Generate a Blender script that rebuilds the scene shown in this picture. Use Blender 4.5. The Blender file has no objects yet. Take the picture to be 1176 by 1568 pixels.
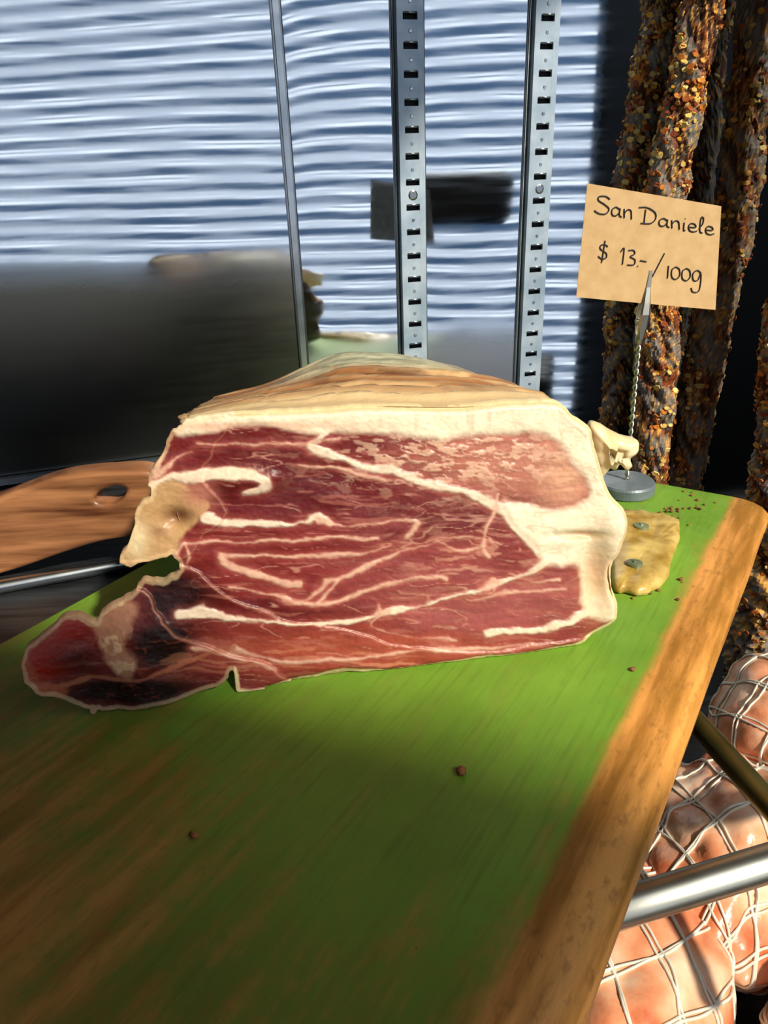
import bpy, bmesh, math, random
import numpy as np
from mathutils import Vector, Matrix

random.seed(7)
RNG = np.random.default_rng(11)
S = bpy.context.scene
try:
    S.view_settings.view_transform = 'Standard'
except Exception:
    pass

# ------------------------------------------------------------------ camera
F = 1390.0
CAM = np.array([0.0, 0.0, 0.30])
P = math.radians(25.2)
cP, sP = math.cos(P), math.sin(P)
cR, sR = 0.99927, 0.0383
fw = np.array([0, cP, -sP]); dn = np.array([0, -sP, -cP]); rt = np.array([1.0, 0, 0])
camd = bpy.data.cameras.new("camera"); cam = bpy.data.objects.new("camera", camd)
S.collection.objects.link(cam); S.camera = cam
Rv = rt * cR + dn * sR
Uv = -(-rt * sR + dn * cR)
M = Matrix(((Rv[0], Uv[0], -fw[0], CAM[0]), (Rv[1], Uv[1], -fw[1], CAM[1]), (Rv[2], Uv[2], -fw[2], CAM[2]), (0, 0, 0, 1)))
cam.matrix_world = M
camd.sensor_fit = 'VERTICAL'; camd.sensor_height = 36.0; camd.lens = F / 1927 * 36.0
camd.clip_start = 0.01

def ray(x, y):
    """camera-matched sight line of a point measured on the photograph"""
    x = np.asarray(x, float) - 722.5; y = np.asarray(y, float) - 963.5
    xr = x * cR - y * sR; yr = x * sR + y * cR
    return np.stack([xr, F * cP - sP * yr, -(F * sP + cP * yr)], -1)

def on_plane(x, y, P0, N):
    d = ray(x, y); N = np.asarray(N, float)
    t = np.dot(np.asarray(P0) - CAM, N) / (d @ N)
    return CAM + d * t[..., None]

# ------------------------------------------------------------------ helpers
def lin(c):
    c = np.asarray(c, float) / 255.0
    return np.where(c <= 0.04045, c / 12.92, ((c + 0.055) / 1.055) ** 2.4)

def L4(c):
    r = lin(c); return (float(r[0]), float(r[1]), float(r[2]), 1.0)

def empty(name, loc=(0, 0, 0)):
    o = bpy.data.objects.new(name, None); S.collection.objects.link(o); o.location = loc
    o.empty_display_size = 0.02
    return o

def add(name, verts, faces, mat=None, smooth=True, parent=None, col=None):
    me = bpy.data.meshes.new(name)
    me.from_pydata([tuple(map(float, v)) for v in verts], [], [tuple(int(i) for i in f) for f in faces])
    me.update()
    if smooth:
        me.polygons.foreach_set("use_smooth", [True] * len(me.polygons))
    if mat is not None: me.materials.append(mat)
    if col is not None:
        a = me.color_attributes.new("Col", 'FLOAT_COLOR', 'POINT')
        c = np.ones((len(verts), 4)); c[:, :3] = col
        a.data.foreach_set("color", c.astype(np.float32).ravel())
    o = bpy.data.objects.new(name, me); S.collection.objects.link(o)
    if parent is not None: o.parent = parent
    return o

def box(cx, cy, cz, sx, sy, sz, ux=(1, 0, 0), uy=(0, 1, 0), uz=(0, 0, 1)):
    ux, uy, uz = map(np.array, (ux, uy, uz)); c = np.array([cx, cy, cz])
    v = []
    for k in (-.5, .5):
        for (i, j) in ((-.5, -.5), (.5, -.5), (.5, .5), (-.5, .5)):
            v.append(c + ux * sx * i + uy * sy * j + uz * sz * k)
    f = [(3, 2, 1, 0), (4, 5, 6, 7), (0, 1, 5, 4), (1, 2, 6, 5), (2, 3, 7, 6), (3, 0, 4, 7)]
    return v, f

def prism(poly, z0, z1):
    N = len(poly)
    v = [(p[0], p[1], z1) for p in poly] + [(p[0], p[1], z0) for p in poly]
    f = [tuple(range(N)), tuple(range(2 * N - 1, N - 1, -1))] + [(i, i + N, (i + 1) % N + N, (i + 1) % N) for i in range(N)]
    return v, f

class MB:
    def __init__(s): s.v = []; s.f = []; s.c = []
    def put(s, v, f, c=None):
        o = len(s.v); s.v += list(v); s.f += [tuple(i + o for i in q) for q in f]
        if c is not None: s.c += [c] * len(v)

def tube(pts, rad, seg=16, cap=True):
    pts = [np.array(p, float) for p in pts]; v = []; f = []
    n = len(pts)
    for i, p in enumerate(pts):
        a = pts[max(0, i - 1)]; b = pts[min(n - 1, i + 1)]
        t = (b - a); t /= np.linalg.norm(t)
        ref = np.array([0, 0, 1.0]) if abs(t[2]) < 0.9 else np.array([0, 1.0, 0])
        u = np.cross(t, ref); u /= np.linalg.norm(u); w = np.cross(t, u)
        r = rad[i] if hasattr(rad, '__len__') else rad
        for k in range(seg):
            th = 2 * math.pi * k / seg
            v.append(p + r * (u * math.cos(th) + w * math.sin(th)))
    for i in range(n - 1):
        for k in range(seg):
            k2 = (k + 1) % seg
            f.append((i * seg + k, i * seg + k2, (i + 1) * seg + k2, (i + 1) * seg + k))
    if cap:
        f.append(tuple(range(seg))); f.append(tuple((n - 1) * seg + k for k in range(seg))[::-1])
    return v, f

TAB = RNG.random((256, 256))
def vn(x, y, seed=0):
    x = np.asarray(x, float) + seed * 17.3; y = np.asarray(y, float) + seed * 9.1
    xi = np.floor(x).astype(int); yi = np.floor(y).astype(int)
    fx = x - xi; fy = y - yi; fx = fx * fx * (3 - 2 * fx); fy = fy * fy * (3 - 2 * fy)
    g = lambda a, b: TAB[a & 255, b & 255]
    return (g(xi, yi) * (1 - fx) + g(xi + 1, yi) * fx) * (1 - fy) + (g(xi, yi + 1) * (1 - fx) + g(xi + 1, yi + 1) * fx) * fy
def fbm(x, y, seed=0, o=4):
    s = 0; a = .5; t = 0
    for i in range(o):
        s = s + a * vn(x * 2 ** i, y * 2 ** i, seed + i); t += a; a *= .5
    return s / t
def sst(e0, e1, x):
    t = np.clip((x - e0) / (e1 - e0), 0, 1); return t * t * (3 - 2 * t)

def catmull(p, n=6, closed=True):
    p = np.array(p, float); N = len(p); out = []
    rng = range(N) if closed else range(N - 1)
    for i in rng:
        if closed: a, b, c, d = p[(i - 1) % N], p[i], p[(i + 1) % N], p[(i + 2) % N]
        else: a, b, c, d = p[max(i - 1, 0)], p[i], p[i + 1], p[min(i + 2, N - 1)]
        for k in range(n):
            t = k / n
            out.append(.5 * ((2 * b) + (-a + c) * t + (2 * a - 5 * b + 4 * c - d) * t * t + (-a + 3 * b - 3 * c + d) * t ** 3))
    if not closed: out.append(p[-1])
    return np.array(out)

def seg_dist(X, Y, pts, closed=False, w=None):
    pts = np.asarray(pts, float); n = len(pts)
    best = np.full(X.shape, 1e9); bx = np.zeros(X.shape); by = np.zeros(X.shape)
    for i in range(n if closed else n - 1):
        a = pts[i]; b = pts[(i + 1) % n]; d = b - a; L = d @ d + 1e-9
        t = np.clip(((X - a[0]) * d[0] + (Y - a[1]) * d[1]) / L, 0, 1)
        qx = a[0] + t * d[0]; qy = a[1] + t * d[1]
        D = np.hypot(X - qx, Y - qy)
        if w is not None:
            D = D - .5 * (w[i] * (1 - t) + w[min(i + 1, n - 1)] * t)
        m = D < best
        best = np.where(m, D, best); bx = np.where(m, qx, bx); by = np.where(m, qy, by)
    return best, bx, by
def inside(X, Y, pts):
    pts = np.asarray(pts, float); n = len(pts); r = np.zeros(X.shape, bool)
    for i in range(n):
        x1, y1 = pts[i]; x2, y2 = pts[(i + 1) % n]
        if y1 == y2: continue
        c = ((y1 > Y) != (y2 > Y)) & (X < (x2 - x1) * (Y - y1) / (y2 - y1) + x1)
        r ^= c
    return r

# ------------------------------------------------------------------ materials
def newmat(name):
    m = bpy.data.materials.new(name); m.use_nodes = True
    nt = m.node_tree; b = nt.nodes["Principled BSDF"]
    return m, nt, b
def noise_bump(nt, b, scale=60, strength=.3, dist=.002, vec=None, detail=4):
    n = nt.nodes.new("ShaderNodeTexNoise"); n.inputs["Scale"].default_value = scale; n.inputs["Detail"].default_value = detail
    if vec is not None: nt.links.new(vec, n.inputs["Vector"])
    bp = nt.nodes.new("ShaderNodeBump"); bp.inputs["Strength"].default_value = strength; bp.inputs["Distance"].default_value = dist
    nt.links.new(n.outputs["Fac"], bp.inputs["Height"]); nt.links.new(bp.outputs["Normal"], b.inputs["Normal"])
    return n, bp
def coords(nt, scale=(1, 1, 1), rot=(0, 0, 0), kind="Object"):
    tc = nt.nodes.new("ShaderNodeTexCoord"); mp = nt.nodes.new("ShaderNodeMapping")
    mp.inputs["Scale"].default_value = scale; mp.inputs["Rotation"].default_value = rot
    nt.links.new(tc.outputs[kind], mp.inputs["Vector"]); return mp.outputs["Vector"]
def noisy(name, c1, c2, scale=20, rough=.5, metal=0, sc=(1, 1, 1), bump=.2, bdist=.002, lo=.35, hi=.65, detail=5, sss=0):
    m, nt, b = newmat(name)
    v = coords(nt, sc)
    n = nt.nodes.new("ShaderNodeTexNoise"); n.inputs["Scale"].default_value = scale; n.inputs["Detail"].default_value = detail
    nt.links.new(v, n.inputs["Vector"])
    r = nt.nodes.new("ShaderNodeValToRGB")
    r.color_ramp.elements[0].position = lo; r.color_ramp.elements[1].position = hi
    r.color_ramp.elements[0].color = L4(c1); r.color_ramp.elements[1].color = L4(c2)
    nt.links.new(n.outputs["Fac"], r.inputs["Fac"]); nt.links.new(r.outputs["Color"], b.inputs["Base Color"])
    b.inputs["Roughness"].default_value = rough; b.inputs["Metallic"].default_value = metal
    if sss:
        b.inputs["Subsurface Weight"].default_value = sss; b.inputs["Subsurface Radius"].default_value = (1, .7, .3); b.inputs["Subsurface Scale"].default_value = .006
    if bump: 
        bp = nt.nodes.new("ShaderNodeBump"); bp.inputs["Strength"].default_value = bump; bp.inputs["Distance"].default_value = bdist
        nt.links.new(n.outputs["Fac"], bp.inputs["Height"]); nt.links.new(bp.outputs["Normal"], b.inputs["Normal"])
    return m
def vcol(name, rough=.4, sss=0.0, bscale=200, bstr=.2, bdist=.001, spec=.5):
    m, nt, b = newmat(name)
    a = nt.nodes.new("ShaderNodeAttribute"); a.attribute_name = "Col"
    nt.links.new(a.outputs["Color"], b.inputs["Base Color"])
    b.inputs["Roughness"].default_value = rough
    b.inputs["Specular IOR Level"].default_value = spec
    if sss:
        b.inputs["Subsurface Weight"].default_value = sss
        b.inputs["Subsurface Radius"].default_value = (1, .4, .25); b.inputs["Subsurface Scale"].default_value = .003
    v = coords(nt)
    noise_bump(nt, b, bscale, bstr, bdist, v)
    return m

def mathn(nt, op, a, b2=None, clamp=False):
    m = nt.nodes.new("ShaderNodeMath"); m.operation = op; m.use_clamp = clamp
    for i, x in enumerate((a, b2)):
        if x is None: continue
        if isinstance(x, (int, float)): m.inputs[i].default_value = x
        else: nt.links.new(x, m.inputs[i])
    return m.outputs[0]
def mrangen(nt, x, a, b2, c=0, d=1):
    m = nt.nodes.new("ShaderNodeMapRange"); m.interpolation_type = 'SMOOTHSTEP'
    for i, k in enumerate((a, b2, c, d)): m.inputs[i + 1].default_value = k
    nt.links.new(x, m.inputs[0]); return m.outputs[0]

# steel sheet: polished above, dark blurred reflection painted into colour low down (rougher)
m_steel, nt, b = newmat("brushed_steel_sheet")
b.inputs["Metallic"].default_value = 1
v = coords(nt, (1.2, 1, 14)); n = nt.nodes.new("ShaderNodeTexNoise"); n.inputs["Scale"].default_value = 9; n.inputs["Detail"].default_value = 4
nt.links.new(v, n.inputs["Vector"])
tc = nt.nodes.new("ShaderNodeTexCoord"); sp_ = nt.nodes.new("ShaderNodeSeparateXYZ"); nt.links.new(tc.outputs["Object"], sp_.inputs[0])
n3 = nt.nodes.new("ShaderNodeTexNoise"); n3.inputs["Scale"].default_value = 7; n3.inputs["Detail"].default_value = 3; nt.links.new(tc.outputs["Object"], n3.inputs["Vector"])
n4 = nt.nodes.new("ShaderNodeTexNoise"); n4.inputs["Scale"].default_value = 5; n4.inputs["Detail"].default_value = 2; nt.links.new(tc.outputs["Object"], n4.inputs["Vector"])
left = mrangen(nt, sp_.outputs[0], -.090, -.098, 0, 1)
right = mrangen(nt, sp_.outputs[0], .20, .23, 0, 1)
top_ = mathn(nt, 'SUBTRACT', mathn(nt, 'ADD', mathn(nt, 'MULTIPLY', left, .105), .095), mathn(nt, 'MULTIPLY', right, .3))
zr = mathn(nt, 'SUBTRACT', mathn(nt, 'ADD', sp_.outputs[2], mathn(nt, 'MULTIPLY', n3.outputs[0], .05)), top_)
refl_dark = mrangen(nt, zr, .045, .0)
rgh = mathn(nt, 'ADD', mrangen(nt, n.outputs["Fac"], .3, .7, .025, .06), mathn(nt, 'MULTIPLY', refl_dark, .26))
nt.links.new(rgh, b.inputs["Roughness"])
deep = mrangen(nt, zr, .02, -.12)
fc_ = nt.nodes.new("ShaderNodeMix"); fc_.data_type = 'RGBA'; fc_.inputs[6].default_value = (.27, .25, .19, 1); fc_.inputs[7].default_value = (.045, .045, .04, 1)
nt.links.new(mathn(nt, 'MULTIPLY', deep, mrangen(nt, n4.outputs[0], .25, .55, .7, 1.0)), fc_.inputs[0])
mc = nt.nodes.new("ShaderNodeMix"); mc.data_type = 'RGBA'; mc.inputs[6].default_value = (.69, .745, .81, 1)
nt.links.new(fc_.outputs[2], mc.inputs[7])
nt.links.new(mathn(nt, 'MULTIPLY', refl_dark, mathn(nt, 'ADD', mathn(nt, 'MULTIPLY', left, .7), .25)), mc.inputs[0]); nt.links.new(mc.outputs[2], b.inputs["Base Color"])

m_rail = noisy("galvanised_rail", (170, 178, 185), (205, 210, 215), 30, .28, 1, bump=.05)
m_railface = noisy("galvanised_rail_face", (150, 170, 190), (185, 200, 215), 30, .5, .35, bump=.05)
m_chrome = noisy("chrome_tube", (200, 196, 178), (226, 222, 206), 20, .34, 1, bump=.02)
m_olive = noisy("tarnished_tube", (130, 120, 70), (170, 160, 100), 20, .34, .9, bump=.03)
m_dark = noisy("dark_recess", (8, 8, 9), (14, 14, 15), 20, .7)
m_wallD = noisy("dark_painted_wall", (12, 12, 13), (20, 19, 19), 4, .6)
m_floor = noisy("concrete_floor", (38, 34, 30), (58, 52, 46), 6, .7)
m_blocker = noisy("sun_blocker_paint", (34, 36, 38), (46, 48, 50), 5, .8)  # for the unseen panels added to block the sun
m_prop = noisy("dark_refl_prop", (14, 15, 13), (46, 44, 30), 2.5, .6)  # for dark blocks added out of view, mirrored by the steel
m_counter = noisy("counter_steel", (52, 54, 58), (84, 87, 92), 12, .36, .7, sc=(1, 8, 1), bump=.05)

m_poly, nt, b = newmat("twinwall_polycarbonate")
b.inputs["Base Color"].default_value = (.18, .27, .37, 1); b.inputs["Roughness"].default_value = .35
tr = nt.nodes.new("ShaderNodeBsdfTranslucent"); tr.inputs["Color"].default_value = (.25, .36, .50, 1)
mx = nt.nodes.new("ShaderNodeMixShader"); mx.inputs[0].default_value = .6
out = nt.nodes["Material Output"]
nt.links.new(b.outputs[0], mx.inputs[1]); nt.links.new(tr.outputs[0], mx.inputs[2]); nt.links.new(mx.outputs[0], out.inputs[0])

# ------------------------------------------------------------------ world & sun
w = bpy.data.worlds.new("sky"); S.world = w; w.use_nodes = True
bg = w.node_tree.nodes["Background"]; bg.inputs[0].default_value = (.86, .92, 1.0, 1); bg.inputs[1].default_value = 1.6
el = math.radians(40); sd = np.array([.6 * math.cos(el), -.8 * math.cos(el), math.sin(el)])
sun = bpy.data.lights.new("sun", 'SUN'); sun.energy = 4.9; sun.angle = math.radians(2.2); sun.color = (1, .92, .75)
so = bpy.data.objects.new("sun", sun); S.collection.objects.link(so)
so.rotation_euler = Vector(sd).to_track_quat('Z', 'Y').to_euler(); so.location = (1.5, -2, 2.5)

# ------------------------------------------------------------------ room shell
wa = math.radians(16); wd = np.array([math.cos(wa), math.sin(wa), 0]); wn = np.array([math.sin(wa), -math.cos(wa), 0])
W0 = np.array([0, .95, 0.])
def wp(s, z, off=0): return W0 + wd * s + wn * off + np.array([0, 0, z])
def sheet(s0, s1, z0, z1, ns, nz, seed, bow):
    v = []; f = []
    for j in range(nz + 1):
        for i in range(ns + 1):
            s = s0 + (s1 - s0) * i / ns; z = z0 + (z1 - z0) * j / nz
            u = i / ns * 2 - 1
            o = .00022 * (float(vn(s * 6, z * 7, seed)) - .5) + .00002 * (float(vn(s * 30, z * 30, seed + 3)) - .5)
            o += bow * (u ** 4) * math.sin(z * 9 + seed)
            v.append(wp(s, z, o))
    for j in range(nz):
        for i in range(ns):
            a = j * (ns + 1) + i; f.append((a, a + 1, a + ns + 2, a + ns + 1))
    return v, f
wb = MB()
for k, (a, b_, ns) in enumerate([(-1.5, -.100, 110), (-.094, .047, 40), (.049, .2135, 40), (.2155, 1.9, 90)]):
    vv, ff = sheet(a, b_, -.03 if b_ < .06 else -1.1, 1.3, ns, 130, k * 5 + 1, .0004 if k else .0001)
    wb.put(vv, ff)
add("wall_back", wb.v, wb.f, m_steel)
vv, ff = box(*(wp(.2, .1, -.02)), 3.5, .02, 2.4, wd, wn)
add("wall_back_core", vv, ff, m_dark, False)
mb = MB()
vv, ff = box(*wp(-.097, .62, .0015), .0085, .003, 1.30, wd, wn); mb.put(vv, ff)
vv, ff = tube([wp(-.1015, -.03, .002), wp(-.1015, 1.28, .002)], .0016, 10); mb.put(vv, ff)
vv, ff = tube([wp(-.0925, -.03, .002), wp(-.0925, 1.28, .002)], .0016, 10); mb.put(vv, ff)
add("trim_seam", mb.v, mb.f, m_rail, False)
def rail(s0, wdt=.031):
    e = empty("slotted_shelf_rail")
    mb = MB()
    h = wdt / 2
    z0, z1 = -.02, 1.28
    cz = (z0 + z1) / 2; H = z1 - z0
    for sg in (-1, 1):
        vv, ff = box(*wp(s0 + sg * (h - .0035), cz, .010), .007, .003, H, wd, wn); mb.put(vv, ff)
        vv, ff = box(*wp(s0 + sg * (h - .001), cz, .005), .002, .010, H, wd, wn); mb.put(vv, ff)
    z = z0; p = .0275
    while z < z1:
        vv, ff = box(*wp(s0, z + .0105, .010), wdt - .013, .0028, .021, wd, wn); mb.put(vv, ff)
        z += p
    add("channel", mb.v, mb.f, m_railface, False, e)
    mb = MB()
    for sg in (-1, 1):
        vv, ff = tube([wp(s0 + sg * (h + .0025), z0, .002), wp(s0 + sg * (h + .0025), z1, .002)], .0018, 8); mb.put(vv, ff)
    for i in range(47):
        zz = z0 + i * p
        vv, ff = tube([wp(s0 - .0075, zz, .0122), wp(s0 + .0075, zz, .0122)], .0011, 6); mb.put(vv, ff)
    add("edge_beads", mb.v, mb.f, m_rail, True, e)
    vv, ff = box(*wp(s0, cz, .003), wdt - .004, .001, H, wd, wn); add("slot_back", vv, ff, m_dark, False, e)
    mb = MB()
    for i in range(46):
        zz = z0 + i * p + .0105
        c = wp(s0, zz, .0115)
        v = []; nseg = 10; r = .0022 if i != 10 else .006
        for q in range(nseg): v.append(c + wd * r * math.cos(q * 2 * math.pi / nseg) + np.array([0, 0, r * math.sin(q * 2 * math.pi / nseg)]))
        for q in range(nseg): v.append(c + wn * .001 + .7 * (wd * r * math.cos(q * 2 * math.pi / nseg) + np.array([0, 0, r * math.sin(q * 2 * math.pi / nseg)])))
        f = [(q, (q + 1) % nseg, nseg + (q + 1) % nseg, nseg + q) for q in range(nseg)] + [tuple(range(nseg, 2 * nseg))]
        mb.put(v, f)
    add("rivets", mb.v, mb.f, m_rail, False, e)
rail(.0475); rail(.2135)
vv, ff = box(*wp(-.70, -.024, .006), 1.5, .008, .008, wd, wn); add("baseboard_back", vv, ff, m_rail, False)

def vwall(name, a, b, z0, z1, mat, th=.04):
    a = np.array([*a, 0.]); b = np.array([*b, 0.]); d = b - a; L = np.linalg.norm(d); d /= L
    n = np.array([-d[1], d[0], 0]); c = (a + b) / 2
    vv, ff = box(c[0], c[1], (z0 + z1) / 2, L, th, z1 - z0, d, n); return add(name, vv, ff, mat, False)
vwall("wall_right", (1.80, -.36), (1.80, 1.44), -1.1, 1.3, m_wallD)
vwall("wall_left", (-.95, -3.07), (-1.44, .50), -1.1, 1.3, m_wallD)
vv, ff = box(.2, -.8, -1.12, 5, 5.4, .04); add("floor", vv, ff, m_floor, False)
vv, ff = prism([(-1.5, .19), (-1.5, -3.1), (-.96, -3.1), (1.135, -1.005)], 1.305, 1.335)
add("sun_blocker", vv, ff, m_blocker, False)  # unseen panel, added so its edge casts the shadow line on the board
vv, ff = prism([(-1.5, .19), (.45, -.697), (.60, -.45), (.78, .10), (.90, .35), (1.9, .35), (1.9, 1.5), (-1.5, 1.5)], 1.305, 1.335)
add("sun_blocker_far", vv, ff, m_blocker, False)  # unseen panel, added with its outline cut to shape the sun pool
g = empty("corrugated_glazing_wall")
gd = np.array([.7071, .7071, 0]); gn = np.array([-.7071, .7071, 0]); G0 = np.array([.50, -1.62, 0])
mb = MB(); z = -1.08
while z < 1.08:
    vv, ff = box(*(G0 + np.array([0, 0, z])), 3.7, .004, .032, gd, gn); mb.put(vv, ff)
    vv, ff = box(*(G0 + np.array([0, 0, z + .032])), 3.7, .004, .005, gd, gn); mb.put(vv, ff)
    z += .060
add("ribs", mb.v, mb.f, m_poly, False, g)
mb = MB()
for s in (-1.8, 1.8):
    vv, ff = box(*(G0 + gd * s + np.array([0, 0, .1]) - gn * .02), .03, .03, 2.4, gd, gn); mb.put(vv, ff)
add("posts", mb.v, mb.f, m_railface, False, g)
def gbox(name, s0, s1, z0, z1, d0, d1, mat):
    c = G0 + gd * (s0 + s1) / 2 + gn * (d0 + d1) / 2
    vv, ff = box(c[0], c[1], (z0 + z1) / 2, s1 - s0, d1 - d0, z1 - z0, gd, gn)
    o = add(name, vv, ff, mat, False)
    bv = o.modifiers.new("b", 'BEVEL'); bv.width = .03; bv.segments = 4
    return o
gbox("refl_prop_low", -1.35, .58, -1.1, -.06, .05, .45, m_prop)  # unseen block, added to darken the left part of the mirrored view
gbox("refl_prop_right", .62, 1.7, -1.1, -.40, .05, .45, m_prop)  # unseen lower block, added to darken the mirrored view further right
gbox("refl_prop_box", 1.14, 1.50, .08, .26, .02, .10, m_prop)  # unseen block, added to appear as a dark rectangle mirrored in the steel

# ------------------------------------------------------------------ counter, shelf, tubes
bn = np.array([.8358, -.5490, 0]); bd = np.array([.5490, .8358, 0])
def bw(n_, d_, z_=0): return bn * n_ + bd * d_ + np.array([0, 0, z_])
vv, ff = prism([bw(-.10, -.28), bw(-.10, .70), bw(-.30, .735), wp(0, 0, .004), wp(-1.3, 0, .004), bw(-1.2, -.28)], -.045, -.031)
add("steel_counter", vv, ff, m_counter, False)
vv, ff = box(.42, .45, -.345, .80, .62, .012); add("lower_shelf", vv, ff, m_counter, False)
vv, ff = tube([(.03, .2515, -.08), (.16, .2865, -.08), (.60, .404, -.08)], .0105, 28); add("chrome_rack_tube", vv, ff, m_chrome)
vv, ff = tube([(.215, .56, -.108), (.2386, .450, -.105), (.2555, .3694, -.105), (.29, .20, -.105)], .009, 28); add("tarnished_rack_tube", vv, ff, m_olive)

# ------------------------------------------------------------------ green board
m_board, nt, b = newmat("worn_green_paint_on_wood")
tc = nt.nodes.new("ShaderNodeTexCoord"); sep = nt.nodes.new("ShaderNodeSeparateXYZ"); nt.links.new(tc.outputs["Object"], sep.inputs[0])
def nz(scale, sc, detail=5, rough=.6):
    mp = nt.nodes.new("ShaderNodeMapping"); mp.inputs["Scale"].default_value = sc; nt.links.new(tc.outputs["Object"], mp.inputs["Vector"])
    n = nt.nodes.new("ShaderNodeTexNoise"); n.inputs["Scale"].default_value = scale; n.inputs["Detail"].default_value = detail; n.inputs["Roughness"].default_value = rough
    nt.links.new(mp.outputs[0], n.inputs["Vector"]); return n.outputs["Fac"]
def math_(op, a, b2=None, clamp=False): return mathn(nt, op, a, b2, clamp)
def mrange(x, a, b2, c=0, d=1): return mrangen(nt, x, a, b2, c, d)
def mixc(fac, c1, c2):
    m = nt.nodes.new("ShaderNodeMix"); m.data_type = 'RGBA'
    if isinstance(fac, float): m.inputs[0].default_value = fac
    else: nt.links.new(fac, m.inputs[0])
    for i, cc in ((6, c1), (7, c2)):
        if isinstance(cc, tuple): m.inputs[i].default_value = cc
        else: nt.links.new(cc, m.inputs[i])
    return m.outputs[2]
grain = nz(60, (1, .10, 1)); big = nz(7, (1, .7, 1)); fine = nz(190, (1, .5, 1)); mid = nz(38, (1, .5, 1), 8, .75); fibre = nz(300, (1, .05, 1), 3)
edge = mrange(math_('ADD', sep.outputs[0], math_('MULTIPLY', mid, .014)), -.070, -.061)
edge2 = mrange(sep.outputs[0], -.100, -.064, 0, .14)
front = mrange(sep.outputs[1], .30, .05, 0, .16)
sun_dapple = math_('MULTIPLY', mrange(sep.outputs[0], -.16, -.30), mrange(sep.outputs[1], .29, .17, 0, .12))  # dappled sunlight at front left, painted as patches of bare wood
wear_dapple = math_('ADD', math_('ADD', math_('MULTIPLY', grain, .22), math_('MULTIPLY', big, .20)), math_('MULTIPLY', mid, .58))
wear_dapple = math_('ADD', math_('ADD', wear_dapple, front), math_('ADD', edge2, sun_dapple))
wm = mrange(wear_dapple, .55, .82, 0, .82)
wm = math_('MAXIMUM', wm, math_('MULTIPLY', edge, math_('ADD', math_('MULTIPLY', grain, .5), .68), True))
green = mixc(mrange(big, .3, .7), L4((104, 146, 42)), L4((132, 178, 58)))
green = mixc(mrange(grain, .45, .75, 0, .30), green, L4((124, 132, 54)))
green = mixc(mrange(fibre, .45, .8, 0, .35), green, L4((74, 98, 28)))
green = mixc(mrange(sep.outputs[1], .30, .08, 0, .60), green, L4((88, 82, 34)))  # browner towards the front, with the shade there painted in as well
wood = mixc(mrange(grain, .35, .65), L4((160, 92, 34)), L4((236, 164, 84)))
wood = mixc(mrange(fine, .52, .75, 0, .5), wood, L4((112, 62, 26)))
wood = mixc(mrange(sep.outputs[0], -.080, -.062, .40, 0), wood, L4((128, 78, 30)))
col = mixc(wm, green, wood)
spk = nz(420, (1, .8, 1), 2)
col = mixc(mrange(spk, .70, .78, 0, .55), col, L4((96, 60, 28)))
nt.links.new(col, b.inputs["Base Color"])
nt.links.new(mrange(fine, .3, .7, .38, .55), b.inputs["Roughness"])
b.inputs["Specular IOR Level"].default_value = .35
bp = nt.nodes.new("ShaderNodeBump"); bp.inputs["Strength"].default_value = .4; bp.inputs["Distance"].default_value = .0008
nt.links.new(math_('ADD', math_('MULTIPLY', grain, .6), math_('ADD', math_('MULTIPLY', fine, .3), math_('MULTIPLY', fibre, .35))), bp.inputs["Height"]); nt.links.new(bp.outputs[0], b.inputs["Normal"])

prof = [(-.475, -.0295), (-.477, -.024), (-.477, -.004), (-.475, -.001), (-.472, 0), (-.30, 0), (-.15, 0), (-.074, 0), (-.064, -.0004), (-.054, -.0022), (-.046, -.0055), (-.0405, -.0105), (-.0385, -.017), (-.039, -.0255), (-.043, -.0295)]
v = []; f = []; nd = 60; m_ = len(prof)
for j in range(nd + 1):
    d_ = -.26 + (.722 + .26) * j / nd
    for i, (a, z) in enumerate(prof):
        wob = .0012 * (float(vn(d_ * 14, i * .4, 5)) - .5) if i >= 8 else 0
        v.append((a + wob, d_, z))
for j in range(nd):
    for i in range(m_):
        a = j * m_ + i; b_ = j * m_ + (i + 1) % m_
        f.append((a, b_, b_ + m_, a + m_))
f.append(tuple(range(m_))[::-1]); f.append(tuple(nd * m_ + i for i in range(m_)))
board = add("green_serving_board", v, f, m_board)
board.rotation_euler = (0, 0, math.atan2(-.5490, .8358))
bv = board.modifiers.new("b", 'BEVEL'); bv.width = .002; bv.segments = 3; bv.limit_method = 'ANGLE'; bv.angle_limit = 1.0

# ------------------------------------------------------------------ HAM
ham = empty("cured_ham")
A = np.array([-.1785, .3690, .0024]); e1 = np.array([.991, .1338, 0]); bk = np.array([-.1338, .991, 0])
la = math.radians(11); vup = bk * math.sin(la) + np.array([0, 0, math.cos(la)]); fn = np.cross(e1, vup)
out_pts = [(345,797),(375,787),(470,776),(600,771),(700,763),(860,765),(960,758),(1050,757),(1085,785),(1115,810),(1125,850),(1135,885),(1150,930),(1180,965),(1182,1000),(1172,1040),(1155,1070),(1158,1110),(1166,1150),(1160,1172),(1120,1198),(1080,1218),(1000,1232),(900,1242),(750,1266),(640,1268),(560,1285),(530,1290),(452,1300),(443,1262),(432,1260),(415,1285),(330,1312),(250,1323),(200,1326),(180,1332),(165,1318),(120,1290),(80,1265),(64,1235),(72,1195),(100,1170),(140,1147),(165,1158),(185,1162),(200,1142),(250,1118),(262,1098),(300,1092),(328,1087),(336,1070),(325,1045),(300,1048),(250,1062),(222,1053),(235,1030),(255,985),(262,950),(285,930),(280,900),(300,860),(320,825),(335,808)]
oc = catmull(out_pts, 7)
th = np.arange(len(oc))
lw = sst(500, 300, oc[:, 0])
oc[:, 0] += (6 + 8 * lw) * (fbm(th * .3, th * 0 + 3, 1, 3) - .5); oc[:, 1] += (6 + 12 * lw) * (fbm(th * .3, th * 0 + 8, 2, 3) - .5)
st = 1.9
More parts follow.
